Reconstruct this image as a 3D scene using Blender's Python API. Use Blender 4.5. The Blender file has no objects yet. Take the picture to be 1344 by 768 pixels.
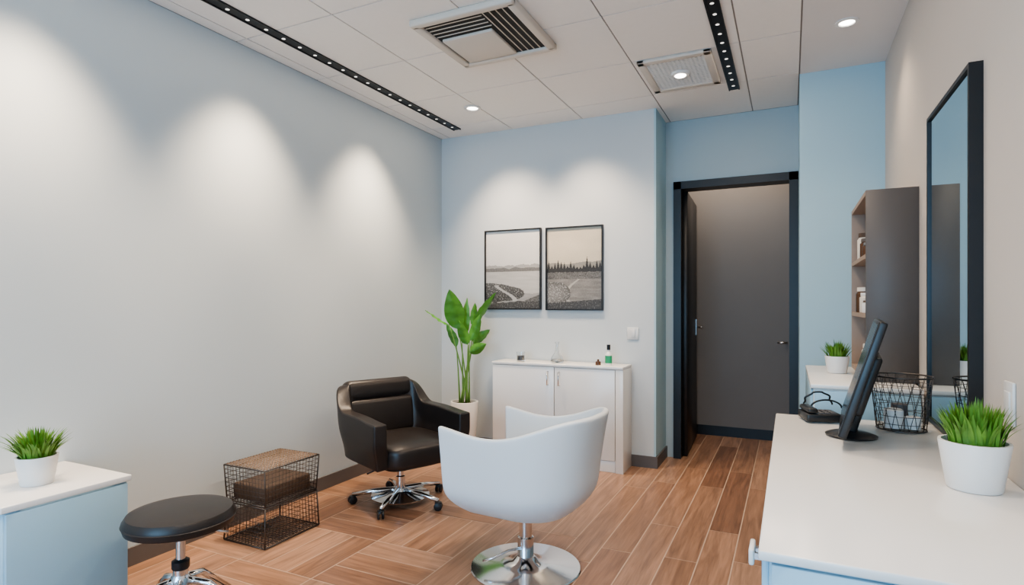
import bpy, bmesh, math, random
from mathutils import Vector, Matrix, noise
random.seed(7)
sc = bpy.context.scene
COL = sc.collection
H = 2.64
XL, XR, YB, YD, YC = -2.735, 0.506, 4.274, 4.65, 4.03

# ------------------------------------------------------------ materials
def mat(name, col, rough=0.5, metal=0.0, var=0.04, scale=6.0, bump=0.0, bscale=120.0,
        emit=None, estr=0.0, trans=0.0, coat=0.0, spec=None):
    m = bpy.data.materials.new(name); m.use_nodes = True
    nt = m.node_tree; b = nt.nodes['Principled BSDF']
    tc = nt.nodes.new('ShaderNodeTexCoord')
    nz = nt.nodes.new('ShaderNodeTexNoise'); nz.inputs['Scale'].default_value = scale
    nz.inputs['Detail'].default_value = 4
    nt.links.new(tc.outputs['Object'], nz.inputs['Vector'])
    mx = nt.nodes.new('ShaderNodeMix'); mx.data_type = 'RGBA'
    mx.inputs[6].default_value = (*[max(0, c*(1-var)) for c in col], 1)
    mx.inputs[7].default_value = (*[min(1, c*(1+var)) for c in col], 1)
    nt.links.new(nz.outputs['Fac'], mx.inputs[0])
    nt.links.new(mx.outputs[2], b.inputs['Base Color'])
    b.inputs['Roughness'].default_value = rough
    b.inputs['Metallic'].default_value = metal
    if spec is not None: b.inputs['Specular IOR Level'].default_value = spec
    if trans: b.inputs['Transmission Weight'].default_value = trans; b.inputs['IOR'].default_value = 1.45
    if coat: b.inputs['Coat Weight'].default_value = coat; b.inputs['Coat Roughness'].default_value = 0.08
    if emit: b.inputs['Emission Color'].default_value = (*emit, 1); b.inputs['Emission Strength'].default_value = estr
    if bump:
        n2 = nt.nodes.new('ShaderNodeTexNoise'); n2.inputs['Scale'].default_value = bscale
        nt.links.new(tc.outputs['Object'], n2.inputs['Vector'])
        bp = nt.nodes.new('ShaderNodeBump'); bp.inputs['Strength'].default_value = bump
        bp.inputs['Distance'].default_value = 0.002
        nt.links.new(n2.outputs['Fac'], bp.inputs['Height'])
        nt.links.new(bp.outputs['Normal'], b.inputs['Normal'])
    return m

def attr_mat(name, rough=0.5, grain=False):
    m = bpy.data.materials.new(name); m.use_nodes = True
    nt = m.node_tree; b = nt.nodes['Principled BSDF']
    at = nt.nodes.new('ShaderNodeAttribute'); at.attribute_name = 'Col'
    b.inputs['Roughness'].default_value = rough
    if not grain:
        nz = nt.nodes.new('ShaderNodeTexNoise'); nz.inputs['Scale'].default_value = 60
        hs = nt.nodes.new('ShaderNodeHueSaturation')
        mr = nt.nodes.new('ShaderNodeMapRange'); mr.inputs[3].default_value = 0.9; mr.inputs[4].default_value = 1.1
        nt.links.new(nz.outputs['Fac'], mr.inputs[0]); nt.links.new(mr.outputs[0], hs.inputs['Value'])
        nt.links.new(at.outputs['Color'], hs.inputs['Color']); nt.links.new(hs.outputs[0], b.inputs['Base Color'])
        return m
    uv = nt.nodes.new('ShaderNodeUVMap'); uv.uv_map = 'UVMap'
    mp = nt.nodes.new('ShaderNodeMapping'); mp.inputs['Scale'].default_value = (2.2, 26, 1)
    nt.links.new(uv.outputs[0], mp.inputs[0])
    nz = nt.nodes.new('ShaderNodeTexNoise'); nz.inputs['Scale'].default_value = 1.0
    nz.inputs['Detail'].default_value = 6; nz.inputs['Distortion'].default_value = 1.2
    nt.links.new(mp.outputs[0], nz.inputs['Vector'])
    mp2 = nt.nodes.new('ShaderNodeMapping'); mp2.inputs['Scale'].default_value = (6, 150, 1)
    nt.links.new(uv.outputs[0], mp2.inputs[0])
    nz2 = nt.nodes.new('ShaderNodeTexNoise'); nz2.inputs['Scale'].default_value = 1.0; nz2.inputs['Detail'].default_value = 3
    nt.links.new(mp2.outputs[0], nz2.inputs['Vector'])
    ad = nt.nodes.new('ShaderNodeMath'); ad.operation = 'MULTIPLY_ADD'
    nt.links.new(nz2.outputs['Fac'], ad.inputs[0]); ad.inputs[1].default_value = 0.35
    nt.links.new(nz.outputs['Fac'], ad.inputs[2])
    mr = nt.nodes.new('ShaderNodeMapRange')
    mr.inputs[1].default_value = 0.4; mr.inputs[2].default_value = 0.95
    mr.inputs[3].default_value = 0.56; mr.inputs[4].default_value = 1.30
    nt.links.new(ad.outputs[0], mr.inputs[0])
    hs = nt.nodes.new('ShaderNodeHueSaturation')
    nt.links.new(mr.outputs[0], hs.inputs['Value']); nt.links.new(at.outputs['Color'], hs.inputs['Color'])
    nt.links.new(hs.outputs[0], b.inputs['Base Color'])
    bp = nt.nodes.new('ShaderNodeBump'); bp.inputs['Strength'].default_value = 0.15; bp.inputs['Distance'].default_value = 0.001
    nt.links.new(ad.outputs[0], bp.inputs['Height']); nt.links.new(bp.outputs[0], b.inputs['Normal'])
    return m

M = {}
M['wall'] = mat('paint_grey', (0.525, 0.585, 0.615), 0.75, var=0.015, scale=2, bump=0.15, bscale=200)
M['wall_back'] = mat('paint_offwhite', (0.57, 0.61, 0.63), 0.75, var=0.015, scale=2, bump=0.15, bscale=200)
M['wall_warm'] = mat('paint_warm', (0.57, 0.53, 0.49), 0.75, var=0.015, scale=2, bump=0.15, bscale=200)
M['wall_blue'] = mat('paint_blue', (0.40, 0.565, 0.64), 0.7, var=0.015, scale=2, bump=0.15, bscale=200)
M['wall_door'] = mat('paint_blue_grey', (0.42, 0.495, 0.525), 0.7, var=0.015, scale=2)
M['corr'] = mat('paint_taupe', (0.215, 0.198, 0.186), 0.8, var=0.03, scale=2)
M['ceil'] = mat('ceiling_tile', (0.90, 0.86, 0.82), 0.9, var=0.02, scale=40, bump=0.3, bscale=250)
M['plaster'] = mat('ceiling_plaster', (0.76, 0.74, 0.73), 0.85, var=0.01)
M['groove'] = mat('ceiling_groove', (0.36, 0.33, 0.31), 0.9)
M['base'] = mat('baseboard_grey', (0.13, 0.12, 0.118), 0.5)
M['black'] = mat('black_metal', (0.010, 0.010, 0.011), 0.4)
M['blackpl'] = mat('black_plastic', (0.015, 0.016, 0.018), 0.35)
M['leather'] = mat('black_leather', (0.020, 0.016, 0.015), 0.36, var=0.2, scale=20, bump=0.25, bscale=350)
M['whitelam'] = mat('white_laminate', (0.80, 0.79, 0.77), 0.24, var=0.01)
M['whitelam_bluelit'] = mat('white_laminate_blue_lit', (0.35, 0.53, 0.64), 0.35, var=0.01)  # white laminate with the cool blue light put into its colour
M['whiteshell'] = mat('white_shell_leather', (0.74, 0.77, 0.79), 0.38, var=0.015, bump=0.08, bscale=300)
M['chrome'] = mat('chrome', (0.75, 0.76, 0.78), 0.12, 1.0, var=0.02)
M['steel'] = mat('brushed_steel', (0.55, 0.55, 0.56), 0.3, 1.0)
M['wire'] = mat('dark_wire', (0.10, 0.09, 0.085), 0.4, 0.8)
M['wicker'] = mat('wicker', (0.10, 0.065, 0.045), 0.75, var=0.5, scale=120, bump=1.0, bscale=150)
M['tanwire'] = mat('tan_wire', (0.26, 0.18, 0.125), 0.5, 0.2)
M['ceramic'] = mat('white_ceramic', (0.78, 0.77, 0.75), 0.3, var=0.01)
M['soil'] = mat('soil', (0.04, 0.028, 0.02), 0.95, var=0.4, scale=60)
M['leaf'] = mat('leaf_green', (0.085, 0.26, 0.035), 0.4, var=0.6, scale=9)
M['grass'] = mat('grass_green', (0.11, 0.25, 0.03), 0.5, var=0.7, scale=30)
M['stem'] = mat('stem_green', (0.14, 0.28, 0.06), 0.5, var=0.3)
M['glass'] = mat('clear_glass', (0.92, 0.94, 0.95), 0.03, var=0.0, trans=1.0)
M['mirror'] = mat('mirror_glass', (0.42, 0.53, 0.59), 0.02, 1.0, var=0.0)
M['shelfside'] = mat('shelf_taupe', (0.105, 0.092, 0.085), 0.5, var=0.06, scale=3)
M['shelfin'] = mat('shelf_oak', (0.36, 0.27, 0.21), 0.55, var=0.08, scale=12)
M['acbody'] = mat('ac_plastic', (0.66, 0.60, 0.53), 0.45, var=0.01)
M['acdark'] = mat('ac_slot', (0.012, 0.011, 0.010), 0.7)
M['lamp'] = mat('lamp_glow', (1, 1, 1), 0.4, emit=(1.0, 0.93, 0.84), estr=6)
M['lampdim'] = mat('led_dot', (0.6, 0.6, 0.6), 0.4, emit=(1.0, 0.95, 0.88), estr=0.9)
M['plate'] = mat('switch_plate', (0.66, 0.66, 0.65), 0.35)
M['green'] = mat('green_label', (0.03, 0.30, 0.14), 0.4)
M['amber'] = mat('amber_jar', (0.10, 0.045, 0.02), 0.25)
M['cream'] = mat('cream_jar', (0.72, 0.66, 0.58), 0.45)
M['floor'] = attr_mat('wood_floor', 0.33, True)
M['grout'] = mat('floor_joint', (0.55, 0.40, 0.30), 0.7)
M['print'] = attr_mat('art_print', 0.55)

# ------------------------------------------------------------ mesh helpers
def link(o, parent=None):
    COL.objects.link(o)
    if parent: o.parent = parent
    return o

def mesh(name, vs, fs, m, parent=None, smooth=False):
    me = bpy.data.meshes.new(name); me.from_pydata([tuple(v) for v in vs], [], fs); me.update()
    bm = bmesh.new(); bm.from_mesh(me); bmesh.ops.recalc_face_normals(bm, faces=bm.faces); bm.to_mesh(me); bm.free()
    if m: me.materials.append(m)
    if smooth:
        for p in me.polygons: p.use_smooth = True
    return link(bpy.data.objects.new(name, me), parent)

def empty(name, loc=(0, 0, 0), rz=0):
    e = bpy.data.objects.new(name, None); e.location = loc; e.rotation_euler = (0, 0, rz)
    e.empty_display_size = 0.1
    return link(e)

def box(name, x0, x1, y0, y1, z0, z1, m, parent=None, bev=0.0, seg=2, xf=None):
    bm = bmesh.new()
    bmesh.ops.create_cube(bm, size=1)
    for v in bm.verts:
        v.co = Vector((x0+(v.co.x+.5)*(x1-x0), y0+(v.co.y+.5)*(y1-y0), z0+(v.co.z+.5)*(z1-z0)))
    if bev:
        bmesh.ops.bevel(bm, geom=bm.edges[:], offset=bev, segments=seg, profile=0.5, affect='EDGES')
    if xf: bm.transform(xf)
    me = bpy.data.meshes.new(name); bm.to_mesh(me); bm.free()
    me.materials.append(m)
    if bev:
        me.polygons.foreach_set('use_smooth', [True]*len(me.polygons))
        try: me.set_sharp_from_angle(angle=math.radians(50))
        except Exception: pass
    return link(bpy.data.objects.new(name, me), parent)

def boxes(name, lst, m, parent=None):
    vs, fs = [], []
    for (x0, x1, y0, y1, z0, z1) in lst:
        b = len(vs)
        vs += [(x0,y0,z0),(x1,y0,z0),(x1,y1,z0),(x0,y1,z0),(x0,y0,z1),(x1,y0,z1),(x1,y1,z1),(x0,y1,z1)]
        fs += [[b+i for i in f] for f in ((0,3,2,1),(4,5,6,7),(0,1,5,4),(1,2,6,5),(2,3,7,6),(3,0,4,7))]
    return mesh(name, vs, fs, m, parent)

def lathe(name, prof, m, parent=None, n=40, loc=(0, 0, 0), xf=None):
    vs, fs = [], []
    for r, z in prof:
        for i in range(n):
            a = 2*math.pi*i/n
            vs.append(Vector((loc[0]+r*math.cos(a), loc[1]+r*math.sin(a), loc[2]+z)))
    for j in range(len(prof)-1):
        for i in range(n):
            k = (i+1) % n
            fs.append((j*n+i, j*n+k, (j+1)*n+k, (j+1)*n+i))
    if prof[0][0] > 1e-5: fs.append(tuple(range(n))[::-1])
    if prof[-1][0] > 1e-5: fs.append(tuple(range((len(prof)-1)*n, len(prof)*n)))
    if xf: vs = [xf @ v for v in vs]
    o = mesh(name, vs, fs, m, parent, True)
    bm = bmesh.new(); bm.from_mesh(o.data); bmesh.ops.remove_doubles(bm, verts=bm.verts, dist=1e-6)
    bmesh.ops.recalc_face_normals(bm, faces=bm.faces); bm.to_mesh(o.data); bm.free()
    o.data.set_sharp_from_angle(angle=math.radians(40))
    return o

def tubes(name, lines, r, m, parent=None, n=6, taper=None):
    vs, fs = [], []
    for li, pl in enumerate(lines):
        pl = [Vector(p) for p in pl]
        rr = r[li] if isinstance(r, (list, tuple)) else r
        base = len(vs)
        up = None
        for i, p in enumerate(pl):
            d = (pl[min(i+1, len(pl)-1)] - pl[max(i-1, 0)])
            if d.length < 1e-9: d = Vector((0, 0, 1))
            d.normalize()
            if up is None: up = Vector((0, 0, 1)) if abs(d.z) < .9 else Vector((1, 0, 0))
            a = d.cross(up)
            if a.length < 1e-6: a = d.cross(Vector((0, 1, 0)))
            a.normalize(); b = a.cross(d).normalized(); up = b
            q = rr*(1-(1-taper)*i/(len(pl)-1)) if taper else rr
            for k in range(n):
                t = 2*math.pi*k/n
                vs.append(p + a*q*math.cos(t) + b*q*math.sin(t))
        for i in range(len(pl)-1):
            for k in range(n):
                k2 = (k+1) % n
                fs.append((base+i*n+k, base+i*n+k2, base+(i+1)*n+k2, base+(i+1)*n+k))
        fs.append(tuple(base+k for k in range(n))); fs.append(tuple(base+(len(pl)-1)*n+k for k in range(n)))
    return mesh(name, vs, fs, m, parent, True)

def ring(cx, cy, z, r, n=28):
    return [(cx+r*math.cos(2*math.pi*i/n), cy+r*math.sin(2*math.pi*i/n), z) for i in range(n+1)]

# ------------------------------------------------------------ room shell
Y0 = -2.6
box('wall_left', XL-0.1, XL, Y0, YB+0.1, 0, H, M['wall'])
box('wall_back', XL, -0.90, YB, YB+0.1, 0, H, M['wall_back'])
box('wall_step', -0.90, -0.885, YB, YD, 0, H, M['wall_blue'])
box('wall_right', XR, XR+0.1, Y0, YC+0.1, 0, H, M['wall_warm'])
box('wall_column', 0.054, XR, YC, YD+0.1, 0, H, M['wall_blue'])
boxes('wall_door', [(-0.90, -0.822, YD, YD+0.1, 0, H), (-0.822, 0.054, YD, YD+0.1, 2.158, H)], M['wall_door'])
box('wall_corridor', -1.7, 0.5, 5.6, 5.7, 0, H, M['corr'])
boxes('wall_corridor_side', [(-1.8, -1.7, YD, 5.7, 0, H), (0.4, 0.5, YD+0.1, 5.6, 0, H)], M['corr'])
boxes('wall_front', [(XL, -2.4, Y0-0.1, Y0, 0, H), (0.2, XR, Y0-0.1, Y0, 0, H), (-2.4, 0.2, Y0-0.1, Y0, 0, 0.15), (-2.4, 0.2, Y0-0.1, Y0, 2.45, H)], M['wall'])
boxes('added_window', [(-2.4, -2.34, Y0-0.08, Y0-0.02, .15, 2.45), (0.14, 0.2, Y0-0.08, Y0-0.02, .15, 2.45),
                   (-1.13, -1.07, Y0-0.08, Y0-0.02, .15, 2.45), (-2.4, 0.2, Y0-0.08, Y0-0.02, .15, .21), (-2.4, 0.2, Y0-0.08, Y0-0.02, 2.39, 2.45)], M['black'])  # unseen window behind the camera, added to let cool light in
cx = empty('ceiling')
box('ceiling_slab', XL-0.1, XR+0.1, Y0-0.1, 5.7, H+0.006, H+0.1, M['groove'], cx)
xs = [XL, -2.65, -2.05, -1.45, -0.85, -0.25, 0.052]
ys = [Y0] + [2.2-0.6*k for k in range(7, -1, -1)] + [2.8, 3.4, 4.0, YD]
ys = sorted(set(ys))
tl = []
for i in range(len(xs)-1):
    for j in range(len(ys)-1):
        g = 0.004
        tl.append((xs[i]+g, xs[i+1]-g, ys[j]+g, ys[j+1]-g, H, H+0.0065))
boxes('ceiling_tiles', tl, M['ceil'], cx)
box('ceiling_plasterboard', 0.056, XR, Y0, YC, H-0.002, H+0.0065, M['plaster'], cx)
boxes('ceiling_corridor', [(-1.8, 0.5, YD+0.1, 5.7, H-0.002, H+0.0065)], M['plaster'], cx)

bh = 0.085
box('baseboard_left', XL, XL+0.012, Y0, YB, 0, bh, M['base'])
box('baseboard_back', XL, -0.885, YB-0.012, YB, 0, bh, M['base'])
box('baseboard_step', -0.885, -0.873, YB-0.012, YD, 0, bh, M['base'])
box('baseboard_column', 0.054, XR, YC-0.012, YC, 0, bh, M['base'])
box('baseboard_right', XR-0.012, XR, 0, YC, 0, bh, M['base'])
box('baseboard_corridor', -1.7, 0.4, 5.585, 5.6, 0, 0.09, M['black'])

def floor():
    vs, fs, cols, uvs = [], [], [], []
    tones = [(0.300,0.165,0.103),(0.345,0.195,0.125),(0.25,0.133,0.083),(0.39,0.23,0.152),(0.315,0.177,0.112)]
    def plank(x0, x1, y0, y1, alongx):
        x0 = max(x0, XL if y0 < YB else -1.8); x1 = min(x1, 0.6)
        if x1-x0 < 0.01 or y1-y0 < 0.01: return
        g = 0.003; b = len(vs)
        vs.extend([(x0+g,y0+g,0),(x1-g,y0+g,0),(x1-g,y1-g,0),(x0+g,y1-g,0)])
        fs.append((b,b+1,b+2,b+3))
        c = random.choice(tones); k = random.uniform(.92,1.08); c = tuple(q*k for q in c)
        cols.append(c); ox, oy = random.uniform(0,50), random.uniform(0,50)
        if alongx: uvs.append([(x0+ox,y0+oy),(x1+ox,y0+oy),(x1+ox,y1+oy),(x0+ox,y1+oy)])
        else: uvs.append([(y0+ox,x0+oy),(y0+ox,x1+oy),(y1+ox,x1+oy),(y1+ox,x0+oy)])
    w = 0.15
    xsplit = -1.44
    x = xsplit
    while x < 0.6:
        y = Y0 - random.uniform(0, 1.0)
        while y < 5.7:
            plank(x, x+w, max(y, Y0), min(y+1.2, 5.7), False); y += 1.2
        x += w
    md = 0.45
    nx = int((xsplit-XL)/md)+2
    for a in range(nx):
        for bq in range(0, 19):
            X1 = xsplit-a*md; X0 = X1-md; Ya = Y0+bq*md
            for k in range(3):
                if (a+bq) % 2 == 0: plank(X0, X1, Ya+k*w, Ya+(k+1)*w, True)
                else: plank(X0+k*w, X0+(k+1)*w, Ya, Ya+md, False)
    me = bpy.data.meshes.new('planks'); me.from_pydata(vs, [], fs); me.update()
    ca = me.color_attributes.new('Col', 'FLOAT_COLOR', 'CORNER')
    ul = me.uv_layers.new(name='UVMap')
    for p in me.polygons:
        for j, li in enumerate(p.loop_indices):
            ca.data[li].color = (*cols[p.index], 1); ul.data[li].uv = uvs[p.index][j]
    me.materials.append(M['floor'])
    e = empty('floor')
    o = bpy.data.objects.new('planks', me); link(o, e)
    box('underlay', XL-0.1, 0.6, Y0-0.1, 5.7, -0.05, -0.0012, M['grout'], e)
floor()

# door
d = empty('door_1', (0, YD, 0))
boxes('door_frame', [(-0.822, -0.765, -0.03, 0.12, 0, 2.158), (-0.006, 0.053, -0.03, 0.12, 0, 2.158), (-0.822, 0.053, -0.03, 0.12, 2.10, 2.158)], M['black'], d)
ang = math.atan2(-0.035, 0.76)
R = Matrix.Translation((-0.765, 0.06, 0)) @ Matrix.Rotation(-ang, 4, 'Z')
box('door_leaf', -0.004, 0.036, 0.0, 0.745, 0.008, 2.095, M['black'], d, 0.002, 1, xf=R)
hl = [[R @ Vector((0.036, 0.68, 1.0)), R @ Vector((0.085, 0.68, 1.0)), R @ Vector((0.087, 0.57, 1.0))]]
tubes('door_handle', hl, 0.009, M['steel'], d)
box('handle_plate', 0.036, 0.042, 0.66, 0.70, 0.93, 1.07, M['steel'], d, xf=R)
d2 = empty('door_2', (0, 5.6, 0))
box('door_leaf', -0.95, 0.02, -0.012, 0.0, 0.09, 2.3, M['corr'], d2)
tubes('door_handle', [[(-0.03, -0.012, 0.87), (-0.03, -0.07, 0.87), (-0.10, -0.07, 0.87)]], 0.009, M['steel'], d2)

# ------------------------------------------------------------ ceiling fixtures
def track(name, x, y0, y1):
    e = empty(name, (x, 0, H))
    boxes('track_channel', [(-0.03, 0.03, y0, y1, -0.006, 0.003)], M['black'], e)
    boxes('track_lips', [(-0.034, -0.026, y0, y1, -0.010, 0), (0.026, 0.034, y0, y1, -0.010, 0)], M['blackpl'], e)
    vs, fs = [], []
    y = y1-0.08; n = 12
    while y > y0:
        b = len(vs)
        for k in range(n):
            a = 2*math.pi*k/n; vs.append((0.010*math.cos(a), y+0.010*math.sin(a), -0.0075))
        fs.append(tuple(b+k for k in range(n))[::-1]); y -= 0.115
    mesh('led_spots', vs, fs, M['lampdim'], e)
track('track_light', -2.46, -2.0, 4.08)
track('track_light', -0.335, -2.0, 4.12)

def downlight(x, y, r=0.045):
    e = empty('downlight', (x, y, H-0.002))
    lathe('trim_ring', [(r, 0), (r*1.35, -0.001), (r*1.35, -0.006), (r*0.95, -0.008), (r*0.85, 0.0)], M['ceramic'], e, 32)
    lathe('lamp_lens', [(0, -0.003), (r*0.86, -0.003), (r*0.86, 0)], M['lamp'], e, 32)
downlight(-2.09, 3.68); downlight(0.26, 3.386, 0.04)

def ac():
    e = empty('air_conditioner_cassette', (-1.45, 2.70, H))
    s = 0.29
    boxes('backing', [(-s+.03, s-.03, -s+.03, s-.03, -0.020, 0)], M['acdark'], e)
    box('frame_1', -s, s, -s, -s+.045, -0.035, 0, M['acbody'], e, .008)
    box('frame_2', -s, s, s-.045, s, -0.035, 0, M['acbody'], e, .008)
    box('frame_3', -s, -s+.045, -s+.02, s-.02, -0.035, 0, M['acbody'], e, .008)
    box('frame_4', s-.045, s, -s+.02, s-.02, -0.035, 0, M['acbody'], e, .008)
    box('center_panel', -s+.06, .070, -.070, s-.06, -0.034, -0.01, M['acbody'], e, .006)
    L = []
    for k in range(4):
        a = -s+.078+k*.036
        L.append((-s+.05, .085, a, a+.005, -0.023, -0.0195))
        b = .098+k*.036
        L.append((b, b+.005, -s+.05, s-.05, -0.023, -0.0195))
    boxes('louvre_slats', L, M['acbody'], e)
ac()

def vent():
    e = empty('ceiling_vent', (-0.61, 3.665, H))
    a, b = .21, .265
    box('f1', -a, a, -b, -b+.045, -0.02, 0, M['acbody'], e, .005)
    box('f2', -a, a, b-.045, b, -0.02, 0, M['acbody'], e, .005)
    box('f3', -a, -a+.045, -b, b, -0.02, 0, M['acbody'], e, .005)
    box('f4', a-.045, a, -b, b, -0.02, 0, M['acbody'], e, .005)
    boxes('dark_back', [(-a+.03, a-.03, -b+.03, b-.03, -0.006, 0)], M['base'], e)
    L = []
    for k in range(20):
        t = -b+.05+k*(2*b-.1)/19
        L.append((-a+.04, a-.04, t-.006, t+.006, -0.014, -0.008))
    for k in range(14):
        t = -a+.05+k*(2*a-.1)/13
        L.append((t-.006, t+.006, -b+.04, b-.04, -0.013, -0.0085))
    boxes('grille', L, M['ceramic'], e)
    lathe('center_lamp', [(0, -0.03), (.05, -0.026), (.06, -0.012), (.06, -.008)], M['ceramic'], e, 28)
    lathe('lamp_lens', [(0, -0.034), (.03, -0.032), (.035, -0.027)], M['lamp'], e, 28)
vent()

# ------------------------------------------------------------ wall art
def art(name, x0, x1, z0, z1, kind):
    e = empty(name, ((x0+x1)/2, YB, (z0+z1)/2))
    w, h = (x1-x0)/2, (z1-z0)/2; f = .011
    boxes('frame', [(-w, w, -.025, 0, h-f, h), (-w, w, -.025, 0, -h, -h+f), (-w, -w+f, -.025, 0, -h+f, h-f), (w-f, w, -.025, 0, -h+f, h-f)], M['black'], e)
    nx, nz = 150, 190
    vs, fs, cs = [], [], []
    iw, ih = w-f, h-f
    N = lambda a, b, c: noise.noise(Vector((a, b, c)))
    for j in range(nz+1):
        for i in range(nx+1):
            vs.append((-iw+2*iw*i/nx, -.012, -ih+2*ih*j/nz))
    for j in range(nz):
        for i in range(nx):
            a = j*(nx+1)+i; fs.append((a, a+1, a+nx+2, a+nx+1))
            u, v = (i+.5)/nx, (j+.5)/nz
            cloud = N(u*3, v*9, kind*7); fine = N(u*50, v*62, kind)
            if kind == 1:
                g = .56+.12*v+.035*cloud
                far = .555+.03*N(u*5, 3, 0)+.012*N(u*25, 2, 0)
                near = .52+.02*N(u*8, 8, 0)
                if v < far: g = .34+.02*cloud
                if v < near: g = .16+.05*fine
                if v < .475: g = .44+.05*N(u*4, v*40, 2)
                r1 = ((u+.02)/.62)**2+((v-.20)/.13)**2
                r2 = ((u-.38)/.34)**2+((v-.19)/.095)**2
                if v < .20+.04*N(u*3, 1, 1): g = .30+.06*N(u*5, v*34, 6)
                if r1 < 1+.12*fine or r2 < 1+.15*fine:
                    g = .05+.34*max(0, fine)+.10*max(0, (v-.12)*2)
                # pale winding path through the grass
                pth = .34+.20*math.sin(v*13+.4)+.10*v
                if v < .30 and abs(u-pth) < .035+.05*(.30-v): g = .40
                if v < .06+.05*u+.02*N(u*9, 3, 3): g = .06+.16*max(0, fine)
                if u > .70 and .09 < v < .09+.30*(u-.70): g = .12+.10*fine
                c = (g, g*.98, g*.94)
            else:
                g = .56-.24*abs(v-.80)+.05*cloud
                c = (g*1.0, g*.90, g*.72)
                hill = .56+.02*N(u*4, 3, 9)+.06*max(0, u-.45)
                if v < hill: g = .24; c = (g, g*.95, g*.84)
                ti = math.floor(u*17); tf = (u*17) % 1
                th = .25+.75*abs(math.sin(ti*2.4+1)*math.cos(ti*1.3))
                sp = max(0, 1-abs(tf-.5)*2.2)*th
                tree = .50+.03*N(u*6, 1, 3)+.15*sp*(.35+.65*abs(math.sin(u*5+.4)))
                if v < tree: g = .025+.03*max(0, fine); c = (g, g, g*1.02)
                if v < .455+.01*N(u*20, 1, 1): g = .12+.08*fine+.05*N(u*6, v*30, 5); c = (g, g*.98, g*.95)
                if v < .37: g = .20+.06*N(u*5, v*36, 2)+.04*fine; c = (g, g*.96, g*.90)
                pc = .62-.28*math.sin((.38-v)*7.5)
                if v < .37 and abs(u-pc) < .02+.10*(.37-v): g = .36; c = (g, g*.96, g*.88)
                r = ((u-.12)/.32)**2+((v-.19)/.15)**2
                if r < 1+.12*fine: g = .08+.42*max(0, fine)+.10*(1-r); c = (g, g*.98, g*.94)
                if v < .07+.05*u: g = .05+.14*max(0, fine); c = (g, g, g)
            cs.append(tuple(max(.01, q) for q in c))
    o = mesh('print', vs, fs, M['print'], e)
    ca = o.data.color_attributes.new('Col', 'FLOAT_COLOR', 'CORNER')
    for p in o.data.polygons:
        for li in p.loop_indices: ca.data[li].color = (*cs[p.index], 1)
art('framed_picture', -2.30, -1.79, 1.16, 1.815, 1)
art('framed_picture', -1.75, -1.28, 1.156, 1.81, 2)

e = empty('light_switch', (-1.055, YB, 0.985))
box('plate', -.043, .043, -.008, 0, -.045, .045, M['plate'], e, .003); box('rocker', -.018, .018, -.012, -.006, -.03, .03, M['plate'], e, .002)
e = empty('wall_outlet', (XR, 1.87, .95))
box('plate', -.008, 0, -.035, .035, -.055, .055, M['plate'], e, .003); box('socket', -.011, -.006, -.02, .02, -.03, .03, M['plate'], e, .002)

# ------------------------------------------------------------ back cabinet
def back_cabinet():
    e = empty('storage_cabinet', (-1.585, 4.02, 0))
    w = .522; D = .240
    box('carcass', -w+.004, w-.004, .018, D, .0, .737, M['whitelam'], e, .002, 1)
    box('top', -w, w, -.004, D, .737, .757, M['whitelam'], e, .003)
    box('cabinet_door_1', -w+.006, -.003+.0, 0, .017, .085, .733, M['whitelam'], e, .002)
    box('cabinet_door_2', .003, w-.06, 0, .017, .085, .733, M['whitelam'], e, .002)
    box('side_panel', w-.055, w, 0, D, .0, .735, M['whitelam'], e, .002)
    box('plinth', -w+.01, w-.06, .012, .03, 0, .08, M['whitelam'], e, .001)
    for i, x in enumerate((-.05, .04)):
        tubes(f'handle_{i+1}', [[(x, 0, .70), (x, -.022, .70), (x, -.022, .60), (x, 0, .60)]], .005, M['chrome'], e)
back_cabinet()
zt = .757
e = empty('glass_tumbler', (-1.90, 4.11, zt))
lathe('glass', [(0, 0), (.032, 0), (.034, .075), (.031, .075), (.029, .008), (0, .008)], M['glass'], e)
lathe('candle_wax', [(0, .008), (.027, .008), (.027, .045), (0, .045)], M['base'], e)
e = empty('glass_flask', (-1.60, 4.12, zt))
lathe('flask', [(0, 0), (.045, 0), (.05, .012), (.042, .045), (.016, .08), (.011, .135), (.018, .160), (.015, .160), (.009, .135), (.013, .08), (.038, .045), (.045, .014), (0, .006)], M['glass'], e)
lathe('liquid', [(0, .007), (.044, .014), (.041, .03), (0, .03)], M['cream'], e)
e = empty('dark_vial', (-1.27, 4.10, zt))
lathe('vial', [(0, 0), (.02, 0), (.02, .025), (.008, .03), (.008, .042), (0, .042)], M['amber'], e)
e = empty('product_bottle', (-1.20, 4.13, zt))
lathe('bottle', [(0, 0), (.024, 0), (.025, .08), (.018, .09), (.010, .10), (.010, .115)], M['ceramic'], e)
lathe('label', [(.0255, .015), (.0260, .015), (.0260, .07), (.0255, .07)], M['green'], e)
lathe('cap', [(0, .15), (.013, .15), (.013, .112), (0, .112)], M['black'], e)

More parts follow.
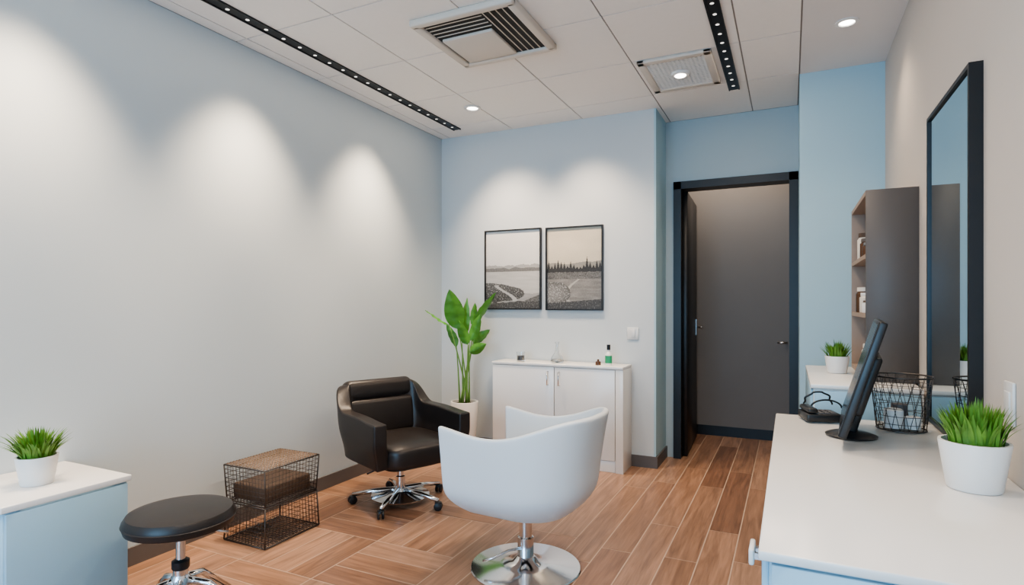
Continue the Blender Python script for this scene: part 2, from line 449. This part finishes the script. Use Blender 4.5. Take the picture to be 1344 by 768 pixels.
# ------------------------------------------------------------ plants
def grass_plant(name, loc, rt, rb, h, spread, ph, n=170, seed=1):
    rnd = random.Random(seed)
    e = empty(name, loc)
    lathe('pot', [(0, 0), (rb*.96, 0), (rb, .004), (rt, h-.004), (rt*.99, h), (rt*.9, h), (rt*.87, h-.02), (0, h-.02)], M['ceramic'], e, 48)
    lathe('soil', [(0, h-.012), (rt*.88, h-.014), (rt*.88, h-.019)], M['soil'], e, 32)
    vs, fs = [], []
    for i in range(n):
        a = rnd.uniform(0, 2*math.pi); q = math.sqrt(rnd.random())
        r0 = rt*.75*q
        p0 = Vector((r0*math.cos(a), r0*math.sin(a), h-.014))
        a2 = a+rnd.uniform(-.5, .5)
        out = Vector((math.cos(a2), math.sin(a2), 0))
        L = ph*rnd.uniform(.6, 1.05); reach = spread*q*rnd.uniform(.6, 1.0)
        w = rnd.uniform(.0035, .0058)*(ph/.12)
        side = out.cross(Vector((0, 0, 1))).normalized()
        b = len(vs); S = 5
        for s in range(S+1):
            t = s/S
            p = p0 + out*(reach-r0)*(t**1.5) + Vector((0, 0, L*(t-.28*q*t*t)))
            ww = w*(math.sin(math.pi*min(1, .25+t*.75)))*(1 if t < .99 else .05)
            vs += [p-side*ww, p+Vector((0, 0, -ww*.5)), p+side*ww]
        for s in range(S):
            k = b+s*3
            fs += [(k, k+1, k+4, k+3), (k+1, k+2, k+5, k+4)]
    mesh('foliage', vs, fs, M['grass'], e, True)
grass_plant('potted_grass_plant', (-2.475, 1.150, .5485), .064, .050, .102, .135, .130, 230, 1)
grass_plant('potted_grass_plant', (.215, 3.36, .855), .056, .045, .085, .090, .105, 150, 2)
grass_plant('potted_grass_plant', (.400, 1.74, .757), .072, .056, .115, .102, .125, 290, 3)

def big_plant():
    P = Vector((-2.345, 4.0, 0)); e = empty('bird_of_paradise_plant', P)
    rt, rb, h = .11, .082, .43
    lathe('pot', [(0, 0), (rb*.96, 0), (rb, .006), (rt, h-.006), (rt*.98, h), (rt*.9, h), (rt*.87, h-.03), (0, h-.03)], M['ceramic'], e, 48)
    lathe('soil', [(0, h-.02), (rt*.88, h-.022), (rt*.88, h-.029)], M['soil'], e, 32)
    Rv = Vector((.9011, .4337, 0)); Fv = Vector((-.4337, .9011, 0))
    def P2(px, py, dep=0): return Rv*((px-611)/164)+Vector((0, 0, 1.2-(py-400)/164.))+Fv*dep
    leaves = [((604, 432), (592, 380), 13, -.05, .2), ((607, 445), (617, 392), 7, .05, -.5), ((628, 425), (648, 382), 8, 0, .9),
              ((592, 426), (560, 411), 3.5, -.06, 1.0), ((600, 456), (588, 424), 6, .03, -.4), ((616, 452), (603, 420), 7, -.04, .3),
              ((618, 447), (634, 412), 7, -.02, -.3), ((622, 452), (643, 432), 7, .04, .4),
              ((618, 462), (641, 450), 7, -.05, -.2), ((624, 430), (622, 398), 6, .06, .6)]
    stems = []; vs, fs = [], []
    for k, (b0, t0, w, dep, tw) in enumerate(leaves):
        a, t = P2(*b0, dep), P2(*t0, dep*1.6)
        ba = k*2.4; s0 = Vector((.04*math.cos(ba), .04*math.sin(ba), h-.025))
        mid = s0.lerp(a, .55)+Vector(((s0.x-a.x)*.15, 0, .02))
        pts = []
        for i in range(9):
            q = i/8; pts.append(s0*(1-q)**2+mid*2*q*(1-q)+a*q*q)
        stems.append(pts)
        ax = (t-a); L = ax.length; ax.normalize()
        side = (Rv*math.cos(tw)+Fv*math.sin(tw)); side = (side-ax*side.dot(ax)).normalized()
        nn = ax.cross(side).normalized()
        W = w/164; S, C = 12, 6; bi = len(vs)
        for i in range(S+1):
            q = i/S
            ww = W*(math.sin(math.pi*q**.75)**.8 if 0 < q < 1 else 0.02)
            bend = nn*(-.12*L*math.sin(math.pi*q*.5)**2)
            for c in range(C+1):
                u = c/C*2-1
                vs.append(a+ax*L*q+bend+side*ww*u+nn*(abs(u)**1.3*ww*.45)+nn*.004*math.sin(q*25+u*2))
        for i in range(S):
            for c in range(C):
                m0 = bi+i*(C+1)+c; fs.append((m0, m0+1, m0+C+2, m0+C+1))
    tubes('stems', stems, .0075, M['stem'], e, 8, taper=.5)
    mesh('leaves', vs, fs, M['leaf'], e, True)
big_plant()

# ------------------------------------------------------------ tub chair shells
def smooth(x): x = max(0, min(1, x)); return x*x*(3-2*x)
def shell(name, parent, m, hw, front, back, exp, zb, ztop, prof, th, n=48, nv=12, sub=1):
    pts = []
    na = 8
    for i in range(na): pts.append((front*(1-i/na), -hw, -1+0.0))
    nb = n
    for i in range(nb+1):
        a = -math.pi/2+math.pi*i/nb
        c, s = math.cos(a), math.sin(a)
        pts.append((-back*abs(c)**(2/exp), hw*math.copysign(abs(s)**(2/exp), s), 0))
    for i in range(1, na+1): pts.append((front*i/na, hw, 1))
    P = [Vector((p[0], p[1], 0)) for p in pts]
    ds = [0]
    for i in range(1, len(P)): ds.append(ds[-1]+(P[i]-P[i-1]).length)
    N = 56; Q = []
    for k in range(N+1):
        t = ds[-1]*k/N; j = 0
        while j < len(ds)-2 and ds[j+1] < t: j += 1
        f = (t-ds[j])/max(1e-9, ds[j+1]-ds[j]); Q.append(P[j].lerp(P[j+1], f))
    vs, fs = [], []
    for j in range(nv+1):
        v = j/nv
        for k, q in enumerate(Q):
            s, tilt = prof(v)
            zt_ = ztop(k/N, q)
            x = q.x*s; y = q.y*s
            bw = smooth(-q.x/back)
            vs.append(Vector((x-tilt*bw, y, zb+(zt_-zb)*v)))
    W = N+1
    for j in range(nv):
        for k in range(N): fs.append((j*W+k, j*W+k+1, (j+1)*W+k+1, (j+1)*W+k))
    o = mesh(name, vs, fs, m, parent, True)
    md = o.modifiers.new('sol', 'SOLIDIFY'); md.thickness = th; md.offset = -1
    md.use_even_offset = False
    b = o.modifiers.new('bev', 'BEVEL'); b.width = th*.42; b.segments = 3; b.limit_method = 'ANGLE'; b.angle_limit = math.radians(50)
    sb = o.modifiers.new('sub', 'SUBSURF'); sb.levels = sub; sb.render_levels = sub
    return o, [v for v in vs[:W]]

def cushion(name, parent, m, hw, front, back, z0, z1, exp=4, bulge=.02):
    n = 64; vs, fs = [], []
    layers = [(.90, z0), (.975, z0+.008), (1, z0+.03), (1, z1-.03), (.985, z1-.012), (.94, z1), (.7, z1+bulge*.7), (.35, z1+bulge)]
    for s, z in layers:
        for i in range(n):
            a = 2*math.pi*i/n; c, q = math.cos(a), math.sin(a)
            x = math.copysign(abs(c)**(2/exp), c); y = math.copysign(abs(q)**(2/exp), q)
            cxm = (front-back)/2; ax = (front+back)/2
            vs.append((cxm+ax*x*s, hw*y*s, z))
    for j in range(len(layers)-1):
        for i in range(n): k = (i+1) % n; fs.append((j*n+i, j*n+k, (j+1)*n+k, (j+1)*n+i))
    fs.append(tuple(range(n))[::-1]); fs.append(tuple(range((len(layers)-1)*n, len(layers)*n)))
    return mesh(name, vs, fs, m, parent, True)

def white_chair():
    e = empty('salon_chair', (-1.09, 2.41, 0), math.radians(176))
    hw, fr, bk = .305, .275, .335
    def zt_(u, q):
        b = smooth((-q.x+.05)/bk*0.9)
        a = .035*smooth((q.x-.05)/fr)
        return .64+.09*b**1.4+a
    def prof(v):
        if v < .35: s = .62+.33*(1-(1-v/.35)**2.2)
        else: s = .95+.05*((v-.35)/.65)
        return s, .035*v*v
    o, rim = shell('shell', e, M['whiteshell'], hw, fr, bk, 2.6, .275, zt_, prof, .028)
    n = len(rim)
    vs = [Vector(r)+Vector((0, 0, .004)) for r in rim]+[Vector((r.x*.5, r.y*.5, .262)) for r in rim]
    fs = [(i, i+1, n+i+1, n+i) for i in range(n-1)]+[(0, n, 2*n-1, n-1)]+[tuple(range(n, 2*n))]
    mesh('shell_underside', vs, fs, M['whiteshell'], e, True)
    cushion('seat_cushion', e, M['whiteshell'], .245, .25, .23, .31, .42, 3.2, .015)
    cushion('seat_base', e, M['whiteshell'], .17, .18, .16, .262, .31, 3, .0)
    lathe('base_disc', [(0, 0), (.25, 0), (.252, .006), (.248, .011), (.12, .020), (.06, .032), (.045, .05), (.036, .055)], M['chrome'], e, 64)
    lathe('column', [(.037, .05), (.037, .14), (.029, .145), (.029, .25), (.06, .255), (.06, .265)], M['chrome'], e, 32)
    tubes('foot_lever', [[(.0, .03, .10), (.04, .09, .10), (.09, .14, .075), (.13, .16, .06)]], .006, M['chrome'], e)
white_chair()

def black_chair():
    e = empty('office_armchair', (-2.135, 2.875, 0), math.radians(-24))
    hw, fr, bk = .32, .285, .30
    def zt_(u, q):
        b = smooth((-q.x-.12)/.15)
        return .565+.13*b - .015*smooth(q.x/fr)
    def prof(v):
        return .90+.10*smooth(v*1.6), .05*v*v
    shell('arm_and_back_shell', e, M['leather'], hw, fr, bk, 4.2, .285, zt_, prof, .08, sub=2)
    cushion('seat_cushion', e, M['leather'], .235, .33, .20, .285, .405, 5, .018)
    cushion('seat_pan', e, M['blackpl'], .20, .24, .18, .255, .295, 5, 0)
    Rb = Matrix.Translation((-.225, 0, .385)) @ Matrix.Rotation(math.radians(-11), 4, 'Y')
    box('back_pad', -.04, .045, -.228, .228, -.01, .225, M['leather'], e, .035, 5, xf=Rb)
    box('head_pad', -.070, .040, -.236, .236, .215, .345, M['leather'], e, .045, 6, xf=Rb)
    lathe('gas_column', [(.028, .07), (.028, .16), (.02, .165), (.02, .255), (0, .255)], M['chrome'], e, 24)
    lathe('base_plate', [(0, .040), (.17, .040), (.175, .048), (.10, .060), (.045, .075), (.04, .09), (0, .09)], M['chrome'], e, 40)
    L = []
    for k in range(5):
        a = 2*math.pi*k/5+.35
        L.append([(.03*math.cos(a), .03*math.sin(a), .080), (.16*math.cos(a), .16*math.sin(a), .074), (.285*math.cos(a), .285*math.sin(a), .056)])
        for q in (-1, 1):
            X = Matrix.Translation((.285*math.cos(a), .285*math.sin(a), .024)) @ Matrix.Rotation(a+.5, 4, 'Z') @ Matrix.Rotation(math.pi/2, 4, 'X') @ Matrix.Translation((0, 0, q*.013-.007))
            lathe(f'caster_{k}_{(q+1)//2}', [(0, 0), (.018, 0), (.024, .003), (.024, .011), (.018, .014), (0, .014)], M['blackpl'], e, 20, xf=X)
        X = Matrix.Translation((.285*math.cos(a), .285*math.sin(a), .036))
        lathe(f'caster_hood_{k}', [(0, .014), (.02, .012), (.022, 0), (0, 0)], M['blackpl'], e, 16, xf=X)
    tubes('star_legs', L, .016, M['chrome'], e, 10, taper=.75)
    tubes('height_lever', [[(.02, -.03, .25), (.05, -.17, .245), (.04, -.24, .225)]], .005, M['blackpl'], e)
black_chair()

def stool():
    e = empty('round_stool', (-2.00, 1.375, 0), .3)
    z = .395; k0 = .90
    lathe('seat', [(r*k0, z+q*.88) for r, q in [(0, 0), (.18, 0), (.197, .008), (.203, .028), (.203, .045), (.19, .066), (.15, .075), (0, .078)]], M['leather'], e, 64)
    lathe('piping', [(.202*k0, z+.026), (.206*k0, z+.030), (.202*k0, z+.034)], M['leather'], e, 64)
    lathe('seat_plate', [(0, z), (.09, z), (.09, z-.01), (0, z-.01)], M['blackpl'], e, 24)
    lathe('gas_column', [(0, .12), (.026, .12), (.026, .27), (.016, .275), (.016, z-.01), (0, z-.01)], M['chrome'], e, 24)
    lathe('collar', [(.027, .24), (.03, .245), (.03, .27), (.02, .276)], M['blackpl'], e, 24)
    L = []
    for k in range(5):
        a = 2*math.pi*k/5+.2
        L.append([(.02*math.cos(a), .02*math.sin(a), .20), (.10*math.cos(a), .10*math.sin(a), .185), (.24*math.cos(a), .24*math.sin(a), .06)])
        X = Matrix.Translation((.24*math.cos(a), .24*math.sin(a), .026)) @ Matrix.Rotation(a+.4, 4, 'Z') @ Matrix.Rotation(math.pi/2, 4, 'X') @ Matrix.Translation((0, 0, -.012))
        lathe(f'caster_{k}', [(0, 0), (.02, 0), (.026, .004), (.026, .02), (.02, .024), (0, .024)], M['blackpl'], e, 20, xf=X)
        lathe(f'caster_stem_{k}', [(0, .062), (.01, .062), (.01, .03), (0, .03)], M['blackpl'], e, 10, loc=(.24*math.cos(a), .24*math.sin(a), 0))
    tubes('star_legs', L, .014, M['chrome'], e, 10, taper=.8)
    lathe('hub', [(0, .12), (.034, .125), (.036, .205), (.028, .22), (0, .22)], M['chrome'], e, 24)
    tubes('height_lever', [[(0, 0, z-.03), (.07, .06, z-.035), (.12, .10, z-.055)]], .005, M['chrome'], e)
stool()

# left white cabinet
e = empty('side_cabinet', (XL, .96, 0))
box('carcass', .014, .44, .01, .40, 0, .525, M['whitelam_bluelit'], e, .002, 1)
box('top', .002, .455, 0, .41, .525, .5475, M['whitelam'], e, .003)
box('drawer_front', .44, .452, .015, .397, .03, .518, M['whitelam_bluelit'], e, .002)

# wire baskets on floor
def wire_crate():
    e = empty('wire_storage_basket', (-2.60, 2.02, 0))
    w, dp = .29, .36
    thin, thick, lid = [], [], []
    def tier(z0, z1, fl, ins):
        def c(x, y, z):
            t = (z-z0)/(z1-z0); s = 1-ins*(1-t if fl else t)
            return (w/2+(x-w/2)*s, dp/2+(y-dp/2)*s, z)
        for z in (z0, z1): thick.append([c(0,0,z), c(w,0,z), c(w,dp,z), c(0,dp,z), c(0,0,z)])
        for x, y in ((0,0),(w,0),(w,dp),(0,dp)): thick.append([c(x,y,z0), c(x,y,z1)])
        nz = 8
        for k in range(1, nz):
            z = z0+(z1-z0)*k/nz; thin.append([c(0,0,z), c(w,0,z), c(w,dp,z), c(0,dp,z), c(0,0,z)])
        for k in range(1, 13):
            x = w*k/13; thin.append([c(x,0,z0), c(x,0,z1)]); thin.append([c(x,dp,z0), c(x,dp,z1)])
            thin.append([c(x,0,z0), c(x,dp,z0)])
        for k in range(1, 16):
            y = dp*k/16; thin.append([c(0,y,z0), c(0,y,z1)]); thin.append([c(w,y,z0), c(w,y,z1)])
            thin.append([c(0,y,z0), c(w,y,z0)])
    tier(.006, .195, False, .05); tier(.205, .385, True, .06)
    for k in range(1, 16): lid.append([(w*k/16, 0, .388), (w*k/16, dp, .388)])
    for k in range(1, 20): lid.append([(0, dp*k/20, .389), (w, dp*k/20, .389)])
    tubes('wire_mesh', thin, .0014, M['wire'], e, 4)
    tubes('lid_mesh', lid, .0021, M['tanwire'], e, 4)
    tubes('wire_frame', thick, .0038, M['wire'], e, 6)
    box('woven_basket', .03, w-.03, .03, dp-.03, .210, .29, M['wicker'], e, .008)
wire_crate()

# ------------------------------------------------------------ right desk
def desk():
    e = empty('reception_desk', (0, 0, 0))
    box('desk_top', -.052, XR-.001, 1.134, 2.60, .738, .756, M['whitelam'], e, .003)
    box('desk_body', -.035, XR-.014, 1.150, 2.585, 0.0, .738, M['whitelam_bluelit'], e, .002, 1)
    for i in range(3):
        y0 = 1.155+i*.478
        box(f'drawer_{i+1}', -.047, -.035, y0, y0+.47, .50, .733, M['whitelam_bluelit'], e, .002)
        box(f'cupboard_{i+1}', -.047, -.035, y0, y0+.47, .02, .495, M['whitelam_bluelit'], e, .002)
    ym = 1.225
    box('pull', -.072, -.062, ym-.03, ym+.03, .700, .732, M['whitelam'], e, .004)
    boxes('pull_posts', [(-.066, -.046, ym-.02, ym-.012, .710, .722), (-.066, -.046, ym+.012, ym+.02, .710, .722)], M['chrome'], e)
    box('end_panel', -.03, XR-.02, 1.139, 1.150, .02, .732, M['whitelam_bluelit'], e, .001, 1)
desk()
def cab2():
    e = empty('drawer_cabinet', (.08, 2.84, 0))
    W, D = XR-.08-.014, .88
    box('carcass', .012, W, .012, D, 0, .835, M['whitelam'], e, .002, 1)
    box('top', 0, W, 0, D, .835, .854, M['whitelam'], e, .003)
    for i in range(4):
        z1 = .828-i*.205
        box(f'drawer_{i+1}', .0, .012, .015, D-.01, z1-.198, z1, M['whitelam_bluelit'], e, .002)
        box(f'end_rail_{i+1}', .015, W-.01, .002, .012, z1-.198, z1, M['whitelam_bluelit'], e, .002)
cab2()

def shelf():
    e = empty('wall_bookshelf', (.307, 3.03, .855))
    W, D, Z = XR-.307-.001, .68, .86; t = .02
    box('side_near', 0, W, 0, t, 0, Z, M['shelfside'], e, .001, 1)
    box('side_far', 0, W, D-t, D, 0, Z, M['shelfin'], e)
    box('back', W-.01, W, t, D-t, 0, Z, M['shelfin'], e)
    box('lining', .001, W-.01, t, t+.004, .0, Z-.0, M['shelfin'], e)
    zs = [0, .285, .555, Z-t]
    for i, z in enumerate(zs): box(f'shelf_{i+1}', 0, W-.01, t+.004, D-t, z, z+t, M['shelfin'], e)
    def jar(nm, x, y, z, r, h, m, cap):
        q = empty(nm, (.307+x, 3.03+y, .855+z))
        lathe('jar', [(0, 0), (r*.95, 0), (r, .004), (r, h*.75), (r*.8, h*.82), (r*.8, h*.84)], m, q, 28)
        lathe('lid', [(0, h), (r*.85, h), (r*.87, h*.84), (0, h*.84)], cap, q, 28)
    jar('storage_jar', .045, .24, .5755, .036, .07, M['amber'], M['steel'])
    jar('storage_jar', .045, .35, .5755, .036, .10, M['amber'], M['shelfside'])
    jar('storage_jar', .045, .47, .5755, .036, .14, M['cream'], M['wicker'])
    jar('storage_jar', .045, .26, .3055, .036, .06, M['ceramic'], M['wicker'])
    jar('storage_jar', .045, .37, .3055, .036, .10, M['cream'], M['ceramic'])
    jar('storage_jar', .045, .50, .3055, .040, .13, M['amber'], M['cream'])
    jar('storage_jar', .055, .33, .0205, .040, .13, M['cream'], M['cream'])
shelf()

# mirror
e = empty('wall_mirror', (XR, 2.395, 1.335))
f = .014; a, b = .29, .575
boxes('frame', [(-.035, 0, -a, a, b-f, b), (-.035, 0, -a, a, -b, -b+f), (-.035, 0, -a, -a+f, -b+f, b-f), (-.035, 0, a-f, a, -b+f, b-f)], M['black'], e)
boxes('mirror_glass', [(-.028, -.02, -a+f, a-f, -b+f, b-f)], M['mirror'], e)
boxes('backing', [(-.018, 0, -a+f, a-f, -b+f, b-f)], M['blackpl'], e)

def monitor():
    e = empty('computer_monitor', (.185, 2.25, .758), math.radians(-5))
    tilt = math.radians(17)
    Rm = Matrix.Translation((-.035, 0, .040)) @ Matrix.Rotation(tilt, 4, 'Y')
    box('panel', 0, .024, -.25, .25, 0, .37, M['blackpl'], e, .006, 3, xf=Rm)
    box('screen', -.001, .004, -.238, .238, .016, .358, mat('dark_screen', (.01, .011, .013), .25), e, xf=Rm)
    box('rear_housing', .018, .05, -.13, .13, .06, .26, M['blackpl'], e, .012, 3, xf=Rm)
    box('stand_neck', .03, .055, -.025, .025, -.012, .18, M['blackpl'], e, .006, 2, xf=Rm)
    lathe('stand_base', [(0, 0), (.075, 0), (.078, .005), (.06, .012), (.02, .018), (.018, .045), (0, .045)], M['blackpl'], e, 40)
monitor()

# desk phone
e = empty('desk_telephone', (.10, 2.50, .757), math.radians(15))
box('body', -.06, .065, -.06, .06, .004, .034, M['blackpl'], e, .006, 2)
box('handset', -.055, -.02, -.058, .058, .036, .055, M['blackpl'], e, .008, 3)
boxes('keys', [(-.01+i*.02, .004+i*.02, -.04+j*.022, -.026+j*.022, .033, .037) for i in range(3) for j in range(4)], M['base'], e)
tubes('cord', [[(-.04+.05*(1-math.cos(t*.35))+.004*math.sin(t*3), .055-.02*math.sin(t*.35), .055+.05*math.sin(t*.35)) for t in [k*9/30 for k in range(31)]],
               [(-.02+.055*(1-math.cos(t*.35)), .03, .045+.03*math.sin(t*.35)) for t in [k*9/30 for k in range(31)]]], .0035, M['blackpl'], e)

def round_basket():
    e = empty('wire_desk_basket', (.355, 2.45, .757))
    r0, r1, h = .075, .094, .19
    thick = [ring(0, 0, .004, r0), ring(0, 0, h, r1)]
    thin = []
    for k in range(1, 7):
        t = k/7; thin.append(ring(0, 0, h*t, r0+(r1-r0)*t))
    n = 18
    for k in range(n):
        a0 = 2*math.pi*k/n
        for s in (1, -1):
            thin.append([((r0+(r1-r0)*t)*math.cos(a0+s*.5*t), (r0+(r1-r0)*t)*math.sin(a0+s*.5*t), .004+(h-.004)*t) for t in (0, .25, .5, .75, 1)])
    thin += [[(-r0*math.cos(q), r0*math.sin(q), .004), (r0*math.cos(q), r0*math.sin(q), .004)] for q in (-1.2, -.8, -.4, 0, .4, .8, 1.2)]
    tubes('wire_mesh', thin, .0010, M['wire'], e, 4)
    tubes('wire_rims', thick, .0028, M['wire'], e, 8)
    lathe('jar_1', [(0, .009), (.03, .009), (.03, .07), (.025, .075), (0, .078)], M['ceramic'], e, 24, loc=(-.025, -.02, 0))
    lathe('jar_2', [(0, .009), (.024, .009), (.024, .05), (0, .055)], M['ceramic'], e, 24, loc=(.032, -.02, 0))
    lathe('jar_3', [(0, .009), (.026, .009), (.026, .085), (0, .09)], M['base'], e, 24, loc=(0, .038, 0))
round_basket()

# ------------------------------------------------------------ lights
def spot(name, loc, tgt, e, size=80, blend=.9, col=(1, .78, .57), rad=.03):
    l = bpy.data.lights.new(name, 'SPOT'); l.energy = e; l.spot_size = math.radians(size); l.spot_blend = blend
    l.color = col; l.shadow_soft_size = rad
    o = bpy.data.objects.new(name, l); o.location = loc
    o.rotation_euler = (Vector(tgt)-Vector(loc)).to_track_quat('-Z', 'Y').to_euler(); link(o)
def area(name, loc, tgt, e, sx, sy, col, roll=0):
    l = bpy.data.lights.new(name, 'AREA'); l.shape = 'RECTANGLE'; l.size = sx; l.size_y = sy; l.energy = e; l.color = col
    o = bpy.data.objects.new(name, l); o.location = loc
    o.rotation_euler = (Vector(tgt)-Vector(loc)).to_track_quat('-Z', 'Y').to_euler(); link(o)
for y in (-.85, .18, 1.2, 2.23, 3.27):
    spot('wall_washer', (-2.36, y, H-.03), (XL, y, 1.20), 122, 80, 1.0, (1, .765, .55), rad=.09)
spot('downlight_lamp', (-2.09, 3.74, H-.03), (-2.0, YB, 1.30), 82, 84, 1.0, (1, .765, .55), rad=.08)
spot('added_wall_spot', (-1.40, 3.78, H-.03), (-1.35, YB, 1.30), 62, 84, 1.0, (1, .765, .55), rad=.08)  # spot added for a back wall pool
spot('downlight_lamp', (.26, 3.386, H-.03), (.26, 3.3, 0), 14, 110, 1.0, rad=.05)
spot('vent_lamp', (-.61, 3.665, H-.05), (-.61, 3.6, 0), 30, 130, 1.0, rad=.05)
for y in (.2, 1.3, 2.5):
    spot('added_wall_spot', (-.335, y, H-.03), (-.6, y+.1, 0), 40, 130, 1.0, (1, .79, .59), .06)
area('track_fill', (-2.46, 1.3, H-.015), (-2.46, 1.3, 0), 4, .05, 5.4, (1, .84, .68))  # general fill strips added along both tracks
area('track_fill', (-.335, 1.3, H-.015), (-.335, 1.3, 0), 15, .05, 5.4, (1, .82, .65))
area('cool_fill', (-1.1, Y0-.2, 1.4), (-1.1, 0, 1.2), 105, 2.6, 2.2, (.36, .68, 1.0))  # cool area fill added outside the unseen window
area('corridor_fill', (-.5, 5.2, H-.02), (-.5, 5.2, 0), 9, 1.0, .4, (1, .84, .69))  # fill added to brighten the corridor, no known lamp there

w = bpy.data.worlds.new('World'); sc.world = w; w.use_nodes = True
w.node_tree.nodes['Background'].inputs[0].default_value = (.40, .68, 1, 1)
w.node_tree.nodes['Background'].inputs[1].default_value = .7

cam = bpy.data.cameras.new('camera'); cam.lens = 759/1344*36; cam.sensor_width = 36; cam.shift_y = 16/1344; cam.clip_start = .02
co = bpy.data.objects.new('camera', cam); co.location = (0, 0, 1.2); co.rotation_euler = (math.pi/2, 0, math.atan2(365, 759)); link(co)
sc.camera = co
sc.view_settings.view_transform = 'AgX'
try: sc.view_settings.look = 'AgX - Medium High Contrast'
except Exception: pass
sc.view_settings.exposure = 0.5
